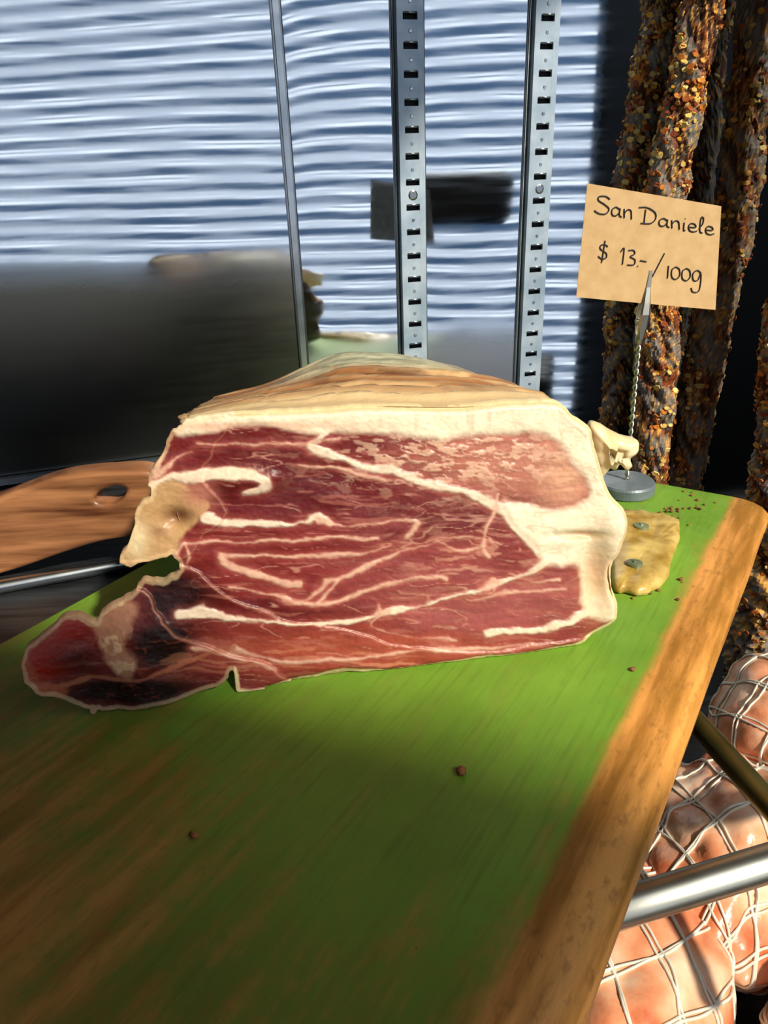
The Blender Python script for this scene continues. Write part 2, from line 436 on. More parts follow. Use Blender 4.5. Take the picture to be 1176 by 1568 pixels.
gx = np.arange(46, 1204, st); gy = np.arange(738, 1350, st)
GX, GY = np.meshgrid(gx, gy)
ins = inside(GX, GY, oc)
cell = ins[:-1, :-1] | ins[1:, :-1] | ins[:-1, 1:] | ins[1:, 1:]
D, BX, BY = seg_dist(GX, GY, oc, True)
X = np.where(ins, GX, BX); Y = np.where(ins, GY, BY); D = np.where(ins, D, 0)

WX = X + 12 * (fbm(X / 60, Y / 40, 3, 3) - .5) * 2; WY = Y + 8 * (fbm(X / 70, Y / 44, 7, 3) - .5) * 2
FX = WX + 1.8 * (fbm(X / 9, Y / 7, 13, 3) - .5) * 2; FY = WY + 2.2 * (fbm(X / 12, Y / 7, 17, 3) - .5) * 2
def gauss(cx, cy, rx, ry): return np.exp(-((X - cx) / rx) ** 2 - ((Y - cy) / ry) ** 2)
def blend(col, c, m): return col * (1 - m[..., None]) + lin(c) * m[..., None]
col = np.ones(X.shape + (3,)) * lin((120, 38, 36))
col = blend(col, (86, 16, 18), np.clip(gauss(520, 900, 230, 85) * 1.15, 0, 1))
col = blend(col, (108, 38, 42), np.clip(gauss(800, 980, 170, 60), 0, 1))
col = blend(col, (150, 76, 72), np.clip(gauss(900, 1110, 240, 90) * .9, 0, 1))
col = blend(col, (188, 120, 100), np.clip(gauss(960, 870, 170, 70) * 1.0, 0, 1))
col = blend(col, (220, 162, 130), np.clip(gauss(1060, 900, 50, 60) * 1.0, 0, 1))
col = blend(col, (160, 74, 52), np.clip(gauss(650, 1225, 330, 40) * .9, 0, 1))
col = blend(col, (118, 36, 34), np.clip(gauss(500, 1110, 170, 40) * .5, 0, 1))
# the muscle groups: soft tonal contours
def muscle(pts, c, amt, soft=16):
    global col
    pp = catmull(pts, 5); i = inside(WX, WY, pp); d, _, _ = seg_dist(WX, WY, pp, True); col = blend(col, c, sst(-soft, soft, np.where(i, d, -d)) * amt)
muscle([(500,900),(620,880),(760,900),(900,935),(940,960),(920,1005),(800,1010),(780,985),(700,975),(560,970),(420,965),(440,920)], (96, 28, 32), .55)
muscle([(640,1050),(760,1020),(900,1030),(990,1050),(960,1080),(820,1125),(700,1150),(640,1110)], (138, 62, 60), .5)
muscle([(400,1110),(540,1135),(620,1150),(560,1165),(430,1152),(390,1135)], (84, 18, 20), .7)
muscle([(760,1110),(900,1120),(1060,1080),(1085,1140),(980,1175),(860,1190),(760,1170)], (164, 88, 84), .5)
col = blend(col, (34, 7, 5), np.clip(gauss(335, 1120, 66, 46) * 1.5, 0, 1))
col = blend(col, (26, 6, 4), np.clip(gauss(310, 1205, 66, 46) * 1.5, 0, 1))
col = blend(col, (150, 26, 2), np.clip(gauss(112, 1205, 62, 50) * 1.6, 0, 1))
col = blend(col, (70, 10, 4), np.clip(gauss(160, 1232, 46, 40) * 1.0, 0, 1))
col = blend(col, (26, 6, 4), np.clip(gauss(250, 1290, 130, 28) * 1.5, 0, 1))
fib = fbm(WX / 60 + WY / 90, WY / 6, 21, 4)
col *= (.72 + .56 * fib)[..., None]
blot = fbm(WX / 90, WY / 60, 25, 3); col *= (.80 + .4 * blot)[..., None]
def flecks(sx, sy, thr, seed, sk=0):
    n = fbm((WX + sk * WY) / sx, (WY - sk * .3 * WX) / sy, seed, 4); return sst(thr, thr + .10, n)
def veins(sx, sy, wid, seed, sk=0):
    n = fbm((WX + sk * WY) / sx, (WY - sk * .3 * WX) / sy, seed, 3); return sst(wid, 0, np.abs(n - .5)) * sst(.42, .6, fbm(X / 50, Y / 30, seed + 3, 3))
bodyr = sst(330, 430, X)
wU = np.clip(gauss(860, 860, 210, 62) * 1.5, 0, 1)
col = blend(col, (226, 184, 156), flecks(24, 9, .52, 31, .35) * wU * .7)
col = blend(col, (230, 194, 168), veins(60, 22, .03, 33, .3) * wU * .75)
col = blend(col, (180, 110, 94), flecks(70, 7, .60, 35, .1) * .38 * bodyr)
col = blend(col, (206, 150, 128), veins(150, 26, .018, 37, .15) * .55 * bodyr)
col = blend(col, (200, 144, 120), flecks(40, 8, .56, 41, -.2) * np.clip(gauss(900, 1050, 130, 60) * 1.2, 0, 1) * .6)
col = blend(col, (220, 170, 144), veins(110, 20, .03, 43, -.3) * np.clip(gauss(900, 1060, 170, 90) * 1.2, 0, 1) * .7)
col = blend(col, (200, 130, 98), flecks(60, 6, .55, 45) * np.clip(gauss(650, 1240, 350, 25) * 1.2, 0, 1) * .6)
col = blend(col, (150, 70, 50), veins(60, 20, .03, 49, .3) * (1 - bodyr) * .45)
lines = [
 ([(622,808),(606,828),(588,842),(640,858),(690,876),(737,880),(786,903),(860,921),(909,942),(965,968),(1015,1030)], [8,12,20,13,10,17,19,14,18,28,36]),
 ([(592,842),(560,838),(510,832)], [12,6,2]), ([(588,842),(612,850)], [16,8]),
 ([(289,925),(330,905),(400,893),(470,888),(500,902),(490,916),(455,926)], [26,30,22,20,28,24,10]),
 ([(387,972),(430,982),(500,984),(570,978),(600,970),(615,985)], [20,9,8,7,13,11]),
 ([(600,978),(625,987),(700,984),(774,984),(775,995),(762,1012)], [11,5,3,4,6,6]),
 ([(345,1022),(450,1022),(560,1014),(713,1012)], [6,5,5,4]),
 ([(418,1048),(500,1046),(600,1050),(690,1040),(740,1026)], [11,5,5,4,4]),
 ([(416,1047),(440,1066),(492,1088),(560,1102)], [13,11,13,11]),
 ([(577,1130),(600,1108),(614,1094),(645,1087),(700,1062),(740,1046),(800,1022),(860,1010),(925,1020)], [6,9,7,6,6,4,3,3,3]),
 ([(535,1128),(575,1136),(614,1136),(690,1112),(762,1088),(800,1087),(840,1092)], [8,12,11,6,5,4,3]),
 ([(600,1136),(612,1112),(628,1092)], [9,6,7]),
 ([(340,1150),(381,1150),(442,1163),(540,1170),(639,1175),(713,1157),(800,1139),(909,1108),(983,1083),(1020,1057)], [20,22,13,8,7,14,6,7,9,12]),
 ([(909,1108),(930,1092),(925,1112)], [12,7,4]), ([(713,1157),(712,1140),(700,1170)], [10,4,4]),
 ([(915,1190),(970,1186),(1020,1182),(1060,1172),(1095,1155)], [11,15,13,12,17]),
 ([(725,1152),(707,1182),(780,1200),(860,1207)], [8,4,3,2]),
 ([(440,1217),(500,1238),(560,1247),(640,1240),(737,1229),(909,1217),(1000,1212)], [7,5,5,6,4,5,3]),
 ([(369,835),(460,838),(565,835),(640,826)], [3,2,3,2]),
 ([(565,875),(640,884),(690,892),(760,905)], [2,3,3,2]),
 ([(935,930),(925,990),(905,1030),(918,1048)], [3,5,8,5]),
 ([(820,1015),(870,1035),(905,1030)], [3,3,4]),
 ([(430,1105),(480,1118),(545,1128)], [2,3,4]), ([(880,1130),(940,1120),(1010,1115),(1060,1110)], [2,3,3,3]),
 ([(960,1080),(1000,1095),(1050,1092)], [3,3,4]),
 ([(360,1220),(420,1224),(470,1240),(520,1262)], [8,7,5,4]),
 ([(300,860),(292,900),(320,870)], [10,12,5]), ([(315,880),(330,865),(360,850)], [8,4,2]),
 ([(330,1040),(345,1022),(352,1040),(350,1060)], [7,6,4,3]),
]
wvar = (fbm(X / 44, Y / 20, 47, 4) - .5) * 2
trans = .70 + .45 * fbm(X / 40, Y / 26, 53, 3)
for pts, ww in lines:
    pc = catmull(pts, 4, False); wc = np.interp(np.linspace(0, len(ww) - 1, len(pc)), range(len(ww)), ww)
    d, _, _ = seg_dist(FX, FY, pc, False, wc * .92)
    big_l = max(ww) >= 14
    d = d + wvar * (6 if big_l else 4)
    m = sst(3.2, -3.4, d)
    halo = np.clip(1 - d / 16, 0, 1) ** 2 * .34
    col = blend(col, (186, 98, 86), halo)
    col = blend(col, (236, 212, 186) if big_l else (222, 178, 152), m * np.clip(trans * (1.0 if big_l else .86), 0, .96))
pc = catmull([(70,1250),(120,1268),(180,1262),(260,1266),(340,1247),(400,1222),(440,1217)], 4, False)
d, _, _ = seg_dist(FX, FY, pc, False, np.full(len(pc), 7.)); col = blend(col, (168, 100, 72), sst(3, -2, d + wvar * 4) * .8)
def polyfat(pts, soft=4, amt=.97, warp=1):
    pp = catmull(pts, 4); xx = FX if warp else X; yy = FY if warp else Y
    i = inside(xx, yy, pp); d, _, _ = seg_dist(xx, yy, pp, True); sd_ = np.where(i, d, -d)
    return sst(-soft, soft, sd_ + wvar * 3) * amt
fatc = (238, 226, 196)
big_fat = polyfat([(330,815),(400,806),(500,802),(600,813),(640,810),(700,815),(780,819),(860,822),(930,816),(1000,814),(1045,828),(1075,858),(1098,900),(1106,935),(1080,952),(1030,957),(975,947),(945,945),(962,970),(990,1000),(1014,1035),(1012,1058),(1050,1062),(1085,1068),(1097,1100),(1096,1145),(1118,1165),(1200,1165),(1240,1000),(1160,750),(1050,725),(600,735),(330,745)], 8)
col = blend(col, (214, 150, 132), np.clip(big_fat * (1 - big_fat) * 4, 0, 1) * .35)
col = blend(col, fatc, big_fat)
tick = sst(.62, .85, vn(X / 17, Y / 260, 50)) * gauss(800, 790, 420, 26)
col = blend(col, (222, 186, 156), tick * big_fat * .55)
lowband = gauss(480, 803, 190, 9) * big_fat
col = blend(col, (214, 150, 120), lowband * .7)
fold_shade = np.clip(gauss(1128, 1085, 32, 75) * 1.0 + gauss(1100, 1008, 45, 12) * .6, 0, 1)
col = blend(col, (190, 142, 88), fold_shade * .8)  # shadow of the fat folds, painted into the face colour
col = blend(col, (236, 190, 165), sst(.5, .7, fbm(X / 30, Y / 22, 55)) * big_fat * .30)
vein = sst(.035, .0, np.abs(fbm(X / 60, Y / 26, 57, 4) - .5)) * big_fat * sst(900, 1000, X)
col = blend(col, (206, 172, 130), vein * .35)
lm = polyfat([(285,930),(262,950),(235,1030),(218,1056),(250,1066),(300,1052),(325,1042),(345,1005),(372,978),(388,945),(360,925),(330,905),(300,915)], 4)
col = blend(col, (186, 146, 100), lm)
col = blend(col, (184, 116, 98), np.clip(gauss(375, 930, 30, 24) * .95, 0, 1))
col = blend(col, (222, 200, 158), gauss(258, 1015, 20, 34) * lm)
col = blend(col, (96, 48, 28), np.clip(gauss(335, 972, 26, 14) * .9 + gauss(300, 1000, 16, 10) * .5, 0, 1))
fl = polyfat([(178,1165),(205,1148),(240,1122),(262,1140),(246,1176),(240,1200),(258,1232),(250,1262),(222,1250),(196,1215)], 8, .85)
col = blend(col, (176, 124, 94), fl)
col = blend(col, (206, 166, 130), fl * sst(.48, .62, fbm(X / 16, Y / 16, 63)))
col = blend(col, (160, 84, 54), polyfat([(64,1230),(72,1200),(86,1182),(78,1215),(96,1252),(136,1278),(120,1290),(80,1268)], 6, .8))
rim = np.clip(1 - (D - 4 - 4 * fbm(X / 20, Y / 20, 61)) / 3, 0, 1)
rimw = np.where((Y > 1130) & (X > 440), .95, np.where(X < 440, .38, 1.0))
col = blend(col, (226, 200, 152), rim * rimw)
# edges of the last thin slices: shallow steps running across the face
def step(pts, h, w=5.0):
    """signed side of a curve -> raised slice sheet with a crisp lip"""
    pp = catmull(pts, 5); i = inside(WX, WY, pp); d, _, _ = seg_dist(WX, WY, pp, True); s_ = np.where(i, d, -d)
    return h * sst(-w * .4, w * .4, s_), np.exp(-((s_ - 2) / 2.2) ** 2)
st1, e1_ = step([(60,1100),(330,1060),(420,1120),(520,1160),(640,1185),(760,1215),(900,1225),(1100,1205),(1180,1230),(900,1340),(60,1360)], .0012)
st2, e2_ = step([(200,780),(420,780),(400,850),(380,900),(420,960),(380,1010),(345,1050),(200,1080)], .0012)
st3, e3_ = step([(60,1120),(250,1100),(300,1150),(345,1200),(430,1225),(520,1262),(520,1340),(60,1360)], .0018)
lip = np.clip(e1_ * .30 + e2_ * .25 + e3_ * .35, 0, .5)
col = blend(col, (206, 140, 116), lip)
col *= (.90 + .20 * fbm(X / 6, Y / 6, 71, 3))[..., None]
fat_amt = np.clip((col.min(-1) - .08) / .5, 0, 1)

pos = on_plane(X, Y, A, fn)
rel = .0012 * fat_amt + .0030 * (fbm(X / 90, Y / 50, 81, 3) - .5) + .0005 * (fbm(X / 7, Y / 5, 83) - .5)
rel += st1 + st2 + st3
rel -= .004 * sst(14, 0, D) * (X > 500)
rel += .015 * sst(330, 90, X) * sst(1060, 1240, Y) + .005 * np.sin(X / 38) * sst(450, 330, X) * sst(1100, 1200, Y)
rel += -.006 * gauss(1120, 1090, 26, 70) + .003 * gauss(1150, 1000, 30, 40) - .0035 * gauss(1085, 1008, 45, 8)
rel += .004 * gauss(455, 905, 60, 20) - .006 * gauss(330, 975, 26, 18) + .003 * gauss(225, 1190, 40, 40)
pos = pos + fn * rel[..., None]
pos[..., 2] = np.maximum(pos[..., 2], .0008)
used = np.zeros(X.shape, bool)
used[:-1, :-1] |= cell; used[1:, :-1] |= cell; used[:-1, 1:] |= cell; used[1:, 1:] |= cell
idx = -np.ones(X.shape, int); idx[used] = np.arange(used.sum())
ci, cj = np.nonzero(cell)
faces = np.stack([idx[ci, cj], idx[ci + 1, cj], idx[ci + 1, cj + 1], idx[ci, cj + 1]], -1)
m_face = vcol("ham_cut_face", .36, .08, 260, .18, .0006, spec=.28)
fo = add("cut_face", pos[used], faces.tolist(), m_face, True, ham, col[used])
bm = bmesh.new(); bm.from_mesh(fo.data)
bmesh.ops.remove_doubles(bm, verts=bm.verts, dist=.00028)
bmesh.ops.dissolve_degenerate(bm, dist=.00012, edges=bm.edges)
lone = [v_ for v_ in bm.verts if not v_.link_faces]
if lone: bmesh.ops.delete(bm, geom=lone, context='VERTS')
for _ in range(2):
    bvs = [v_ for v_ in bm.verts if v_.is_boundary]
    new = {}
    for v_ in bvs:
        nb_ = [e.other_vert(v_) for e in v_.link_edges if e.is_boundary]
        if len(nb_) == 2: new[v_] = v_.co * .5 + (nb_[0].co + nb_[1].co) * .25
    for v_, c_ in new.items(): v_.co = c_
bed = [e for e in bm.edges if e.is_boundary]
off = Vector(bk)
r1 = bmesh.ops.extrude_edge_only(bm, edges=bed)
for v_ in [x for x in r1["geom"] if isinstance(x, bmesh.types.BMVert)]:
    v_.co += off * .0055
for fc in bm.faces: fc.smooth = True
bm.to_mesh(fo.data); bm.free()

body_pts = [(352,800),(470,780),(600,776),(700,768),(860,769),(960,763),(1048,762),(1082,790),(1110,815),(1122,852),(1132,890),(1146,935),(1168,970),(1168,1035),(1150,1070),(1153,1110),(1160,1150),(1150,1172),(1080,1212),(1000,1228),(850,1246),(700,1262),(560,1278),(460,1262),(380,1230),(358,1180),(352,1100),(345,1020),(330,960),(322,900),(325,850),(335,820)]
bc = catmull(body_pts, 12); nb = len(bc)
base = on_plane(bc[:, 0], bc[:, 1], A, fn)
cen = on_plane(np.array([735.]), np.array([1030.]), A, fn)[0]
K = 110; V = []; C = []
depth = .175
topness = sst(1000, 850, bc[:, 1])
thh = np.arange(nb) * .75
lay_t = [.085, .135, .19, .25, .315, .39]
for k in range(K):
    t = k / (K - 1)
    sc = [1.0, 1.004, .985, .93, .80, .52, .10]; tt = [0, .15, .45, .68, .84, .95, 1.0]
    s = np.interp(t, tt, sc)
    dpt = .004 + depth * math.sin(min(t * 1.02, 1) * math.pi / 2) if t > 0 else .003
    Pk = cen + (base - cen) * s + bk * dpt
    dome = np.exp(-(np.abs(bc[:, 0] - 770) / 235) ** 3)
    Pk[:, 2] += topness * (.003 * dome - .022 * (1 - dome)) * math.sin(min(t * 1.6, 1) * math.pi / 2)
    n1 = fbm(thh / 16, np.full(nb, t * 14), 91, 4) - .5
    n2 = fbm(thh / 30, np.full(nb, t * 34), 95, 3) - .5
    n1[-8:] *= np.linspace(1, 0, 8); n1[:8] *= np.linspace(0, 1, 8)
    rad = base - cen; rad = rad / np.linalg.norm(rad, axis=1)[:, None]
    wv = t + .030 * (fbm(thh / 22, thh * 0 + 2., 99, 3) - .5) * 2 + .008 * (fbm(thh / 5, thh * 0 + 5., 98, 2) - .5) * 2
    ridge = np.zeros(nb); cr = np.zeros(nb); lipc = np.zeros(nb)
    for q_, lt in enumerate(lay_t):        # overlapping leathery layers: lip, then undercut
        hh_ = .0030 if q_ != 1 else .0045
        ridge += hh_ * (sst(lt - .03, lt - .004, wv) - sst(lt - .003, lt + .004, wv)) - .0012 * np.exp(-((wv - lt - .006) / .006) ** 2)
        cr += (.9 if q_ in (1, 4) else .55) * np.exp(-((wv - lt - .005) / .006) ** 2)
        lipc += .8 * np.exp(-((wv - lt + .006) / .006) ** 2)
    Pk += rad * ((.006 * n1 + .005 * n2) * min(1, t * 8) + ridge * sst(0, .05, t))[:, None]
    Pk[:, 2] = np.maximum(Pk[:, 2], .0008)
    cc = np.ones((nb, 3)) * lin((156, 104, 62))
    g1 = fbm(thh / 14, np.full(nb, t * 26), 101, 4)[:, None]
    a_ = sst(.50, .64, g1); cc = cc * (1 - a_) + lin((206, 166, 116)) * a_
    g2 = fbm(thh / 9, np.full(nb, t * 44), 105, 4)[:, None]
    a_ = sst(.50, .64, g2) * .8; cc = cc * (1 - a_) + lin((92, 50, 26)) * a_
    a_ = (sst(.13, .10, wv) * .9)[:, None]; cc = cc * (1 - a_) + lin((220, 190, 142)) * a_
    lp = np.clip(lipc, 0, 1)[:, None] * .7; cc = cc * (1 - lp) + lin((224, 190, 142)) * lp
    cr = np.clip(cr, 0, 1)[:, None]; cc = cc * (1 - cr) + lin((56, 28, 14)) * cr
    mould = (sst(.30, .40, t) * np.exp(-(np.abs(bc[:, 0] - 755) / 215) ** 4) * topness)[:, None] * sst(.2, .4, fbm(thh / 5, np.full(nb, t * 40), 111, 4))[:, None] * .9
    cc = cc * (1 - mould) + lin((186, 188, 160)) * mould
    mk = mould[:, 0] * sst(.48, .6, fbm(thh / 4, np.full(nb, t * 60), 121, 3)); cc = cc * (1 - mk[:, None] * .6) + lin((100, 96, 74)) * mk[:, None] * .6
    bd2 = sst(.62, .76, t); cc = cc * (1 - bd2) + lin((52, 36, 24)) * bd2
    V.append(Pk); C.append(cc)
V = np.concatenate(V); C = np.concatenate(C)
f = []
for k in range(K - 1):
    for i in range(nb):
        j = (i + 1) % nb; f.append((k * nb + i, k * nb + j, (k + 1) * nb + j, (k + 1) * nb + i))
f.append(tuple((K - 1) * nb + i for i in range(nb)))
m_rind = vcol("ham_rind", .55, .03, 120, .6, .0018)
add("rind_body", V, f, m_rind, True, ham, C)

def blob(cx, cy, cz, rx, ry, rz, seed, amp=.3, nu=40, nv=24, zmin=None, rotz=0.):
    v = []; f = []
    for j in range(nv + 1):
        ph = math.pi * j / nv
        for i in range(nu):
            t = 2 * math.pi * i / nu
            x, y, z = math.sin(ph) * math.cos(t), math.sin(ph) * math.sin(t), math.cos(ph)
            r = 1 + amp * (float(fbm(x * 1.8 + 7 + z, y * 1.8 + 5 + z * 1.3, seed, 3)) - .5) * 2
            X_, Y_ = x * rx * r, y * ry * r
            p = [cx + X_ * math.cos(rotz) - Y_ * math.sin(rotz), cy + X_ * math.sin(rotz) + Y_ * math.cos(rotz), cz + z * rz * r]
            if zmin is not None: p[2] = max(p[2], zmin)
            v.append(p)
    for j in range(nv):
        for i in range(nu):
            i2 = (i + 1) % nu; f.append((j * nu + i, (j + 1) * nu + i, (j + 1) * nu + i2, j * nu + i2))
    return v, f
m_fat = noisy("fat_trim", (222, 200, 146), (240, 226, 186), 40, .4, bump=.25, bdist=.0015, sss=.25)
def at(x, y, Yd):
    d = ray(np.array([x]), np.array([y]))[0]; return CAM + d * (Yd / d[1])
# lobed flap of fat folding out behind the upper right edge
fp_ = [(1108,800),(1128,798),(1150,812),(1178,824),(1201,830),(1198,848),(1186,862),(1188,876),(1178,884),(1166,874),(1156,884),(1140,880),(1128,900),(1116,892),(1108,850)]
fpc = catmull(fp_, 6); fpw = on_plane(fpc[:, 0], fpc[:, 1], (0, .485, 0), (0, 1, 0)); nfp = len(fpw); cfp = fpw.mean(0)
v = []
for s_, yo in ((.30, -.0085), (.6, -.0075), (.85, -.005), (.97, -.002), (1.0, .002), (.97, .007), (.85, .010), (.5, .012)):
    for p in fpw:
        q_ = cfp + (p - cfp) * s_
        v.append((q_[0], q_[1] + yo + .0045 * (float(fbm(q_[0] * 95 + 3, q_[2] * 95, 6, 3)) - .5) * 2, q_[2]))
f = [(k * nfp + i, k * nfp + (i + 1) % nfp, (k + 1) * nfp + (i + 1) % nfp, (k + 1) * nfp + i) for k in range(7) for i in range(nfp)]
f.append(tuple(range(nfp))); f.append(tuple(7 * nfp + i for i in range(nfp)))
add("fat_flap", v, f, m_fat, True, ham)
mb = MB()
for (x, y, r) in [(590, 747, .0045), (465, 764, .005), (480, 760, .003), (560, 755, .003)]:
    p = at(x, y, .46); vv, ff = blob(*p, r * 1.6, r, r * .8, int(x), .4, 16, 10); mb.put(vv, ff)
add("fat_crumbs", mb.v, mb.f, m_fat, True, ham)

# ------------------------------------------------------------------ dried rind offcut with two screws
m_amb = noisy("amber_rind", (170, 134, 56), (222, 194, 118), 55, .3, bump=.7, bdist=.003, sss=.35)
sl = empty("rind_offcut")
o2 = [(1160,962),(1205,956),(1245,960),(1274,970),(1280,995),(1272,1025),(1262,1050),(1256,1080),(1236,1096),(1212,1106),(1180,1104),(1158,1095),(1152,1040)]
oc2 = catmull(o2, 9); tq = np.arange(len(oc2)); oc2 = oc2 + 10 * np.stack([fbm(tq / 5, tq * 0 + 1., 3) - .5, fbm(tq / 5, tq * 0 + 6., 4) - .5], -1)
bp2 = on_plane(oc2[:, 0], oc2[:, 1], (0, 0, .008), (0, 0, 1)); n2_ = len(bp2); cc_ = bp2.mean(0)
v = []
lv = ((.97, .0005), (1.0, .002), (1.0, .0045), (.97, .007), (.90, .0085), (.75, .0100), (.55, .0105), (.35, .0100), (.15, .0098))
for s, z in lv:
    for p in bp2:
        q_ = cc_ + (p - cc_) * s; zz = z + (.0036 * (float(fbm(q_[0] * 110, q_[1] * 110, 4)) - .5) if z > .003 else 0); v.append((q_[0], q_[1], zz))
nl = len(lv)
f = [(k * n2_ + i, k * n2_ + (i + 1) % n2_, (k + 1) * n2_ + (i + 1) % n2_, (k + 1) * n2_ + i) for k in range(nl - 1) for i in range(n2_)]
f.append(tuple((nl - 1) * n2_ + i for i in range(n2_)))
add("slab", v, f, m_amb, True, sl)
mb = MB()
for (x, y) in [(1207, 988), (1194, 1058)]:
    p = on_plane(np.array([x]), np.array([y]), (0, 0, .012), (0, 0, 1))[0]
    vv, ff = tube([(p[0], p[1], .008), (p[0], p[1], .0118), (p[0], p[1], .0126)], [.0062, .0062, .0045], 20); mb.put(vv, ff)
    vv, ff = tube([(p[0], p[1], .0126), (p[0], p[1], .0136)], [.0022, .0018], 6); mb.put(vv, ff)
m_screw = noisy("greenish_zinc", (120, 130, 96), (160, 168, 132), 60, .4, .5)
add("screws", mb.v, mb.f, m_screw, False, sl)

# ------------------------------------------------------------------ price tag on clip stand
tag = empty("price_tag_stand")
bx_, by_ = .2385, .664
m_base = noisy("grey_painted_metal", (96, 108, 116), (126, 136, 142), 40, .45, .2, bump=.1)
vv, ff = tube([(bx_, by_, 0.0005), (bx_, by_, .0015), (bx_, by_, .010), (bx_, by_, .012), (bx_, by_, .0125)], [.0265, .0275, .0275, .026, .010], 48)
o = add("base", vv, ff, m_base, False, tag)
cx = .2355
mb = MB()
for ph in (0, math.pi):
    pts = []
    for i in range(120):
        t = i / 119; z = .0125 + t * (.150 - .0125)
        pts.append((bx_ + (cx - bx_) * t + .0013 * math.cos(ph + t * 60), by_ + .0013 * math.sin(ph + t * 60), z))
    vv, ff = tube(pts, .0011, 8); mb.put(vv, ff)
add("twisted_wire", mb.v, mb.f, m_chrome, True, tag)
mb = MB()
vv, ff = tube([(cx, by_, .146), (cx, by_, .150), (cx, by_, .154)], [.003, .0036, .003], 16); mb.put(vv, ff)
for sg in (-1, 1):
    vv = []; prof_ = [(.150, .0022, .003), (.160, .0042, .004), (.172, .0046, .0052), (.182, .0036, .0038), (.195, .0026, .0014), (.209, .0018, .0010)]
    for z, hw, off in prof_:
        off2 = off * sg
        x0 = cx + (z - .150) * .05
        for (a, bb) in ((-1, 0), (-.6, .0012 * sg), (.6, .0012 * sg), (1, 0)):
            vv.append((x0 + a * hw, by_ - .0 + off2 + bb, z))
        for (a, bb) in ((1, -.0008 * sg), (-1, -.0008 * sg)):
            vv.append((x0 + a * hw, by_ + off2 + bb, z))
    ff = [(k * 6 + i, k * 6 + (i + 1) % 6, (k + 1) * 6 + (i + 1) % 6, (k + 1) * 6 + i) for k in range(5) for i in range(6)]
    ff += [tuple(range(6)), tuple(30 + i for i in range(6))]
    mb.put(vv, ff)
vv, ff = tube([(cx - .005, by_, .166), (cx + .005, by_, .166)], .0022, 12); mb.put(vv, ff)
add("clip", mb.v, mb.f, m_chrome, False, tag)
m_card = noisy("kraft_card", (204, 166, 116), (216, 180, 130), 90, .8, bump=.1, bdist=.0003)
m_cardb = noisy("card_back_shaded", (92, 92, 92), (110, 108, 104), 90, .8, bump=.1, bdist=.0003)  # kraft seen unlit, its shade put into the colour
m_ink = noisy("black_ink", (22, 20, 22), (34, 32, 34), 50, .5)
cn = np.array([.05, -1, .03]); cn /= np.linalg.norm(cn)
CP0 = np.array([cx, by_, .2])
qd = on_plane(np.array([1105., 1357, 1346, 1084]), np.array([345., 388, 583, 559]), CP0, cn)
def card(u_, v_, off=0):
    p = (qd[0] * (1 - u_) + qd[1] * u_) * (1 - v_) + (qd[3] * (1 - u_) + qd[2] * u_) * v_
    return p + cn * (off + .0012 * math.sin(u_ * 3.1))
nu, nv = 14, 10; v = []; f = []
for s_ in (0, 1):
    for j in range(nv + 1):
        for i in range(nu + 1): v.append(card(i / nu, j / nv, .0002 if s_ == 0 else -.0002))
T = (nu + 1) * (nv + 1)
for j in range(nv):
    for i in range(nu):
        a = j * (nu + 1) + i; f.append((a, a + nu + 1, a + nu + 2, a + 1)); f.append((a + T, a + 1 + T, a + nu + 2 + T, a + nu + 1 + T))
ncf = len(f)
bd_ = [i for i in range(nu + 1)] + [j * (nu + 1) + nu for j in range(1, nv + 1)] + [nv * (nu + 1) + i for i in range(nu - 1, -1, -1)] + [j * (nu + 1) for j in range(nv - 1, 0, -1)]
for i in range(len(bd_)):
    a, b_ = bd_[i], bd_[(i + 1) % len(bd_)]; f.append((a, b_, b_ + T, a + T))
co_ = add("card", v, f, m_card, False, tag)
co_.data.materials.append(m_cardb)
for i_ in range(1, ncf, 2): co_.data.polygons[i_].material_index = 1
G = {
 'S': ([[(.62,.88),(.42,1.0),(.12,.92),(.1,.72),(.4,.55),(.62,.35),(.5,.06),(.2,.0),(-.05,.12)]], .72),
 'a': ([[(.40,.42),(.22,.52),(.04,.32),(.08,.06),(.25,.05),(.38,.25),(.42,.48),(.40,.12),(.52,.02)]], .56),
 'n': ([[(.04,.50),(.08,.0)], [(.08,.28),(.22,.50),(.36,.46),(.40,.2),(.42,.0)]], .54),
 'D': ([[(.18,.86),(.16,.0)], [(-.12,.92),(.25,1.0),(.62,.78),(.66,.4),(.45,.08),(.02,.0)]], .80),
 'i': ([[(.08,.48),(.08,.02),(.16,.0)], [(.10,.70),(.12,.74)]], .26),
 'e': ([[(.04,.25),(.36,.30),(.32,.48),(.14,.50),(.03,.28),(.10,.04),(.28,.0),(.44,.1)]], .48),
 'l': ([[(.04,.25),(.20,.60),(.22,.95),(.12,.98),(.08,.5),(.10,.08),(.22,.02)]], .32),
 '$': ([[(.48,.78),(.30,.88),(.08,.78),(.10,.60),(.42,.42),(.44,.18),(.22,.08),(.0,.2)], [(.30,1.08),(.22,-.12)]], .75),
 '1': ([[(-.02,.72),(.14,.95),(.12,.0)]], .36),
 '3': ([[(.02,.86),(.28,.92),(.36,.72),(.14,.52),(.40,.38),(.36,.08),(.02,.02)]], .52),
 '.': ([[(.04,.04),(.07,.0)]], .16), '-': ([[(.0,.38),(.34,.36)]], .46),
 '/': ([[(.48,.92),(.0,-.15)]], .50),
 '0': ([[(.22,.56),(.04,.40),(.06,.08),(.26,.0),(.42,.2),(.38,.48),(.2,.56)]], .50),
 'j': ([[(.08,.56),(.08,.0)]], .22),
 'g': ([[(.42,.44),(.24,.54),(.04,.34),(.10,.06),(.30,.10),(.42,.44),(.44,.0),(.36,-.42),(.10,-.48),(.0,-.3)]], .55),
 ' ': ([], .22)}
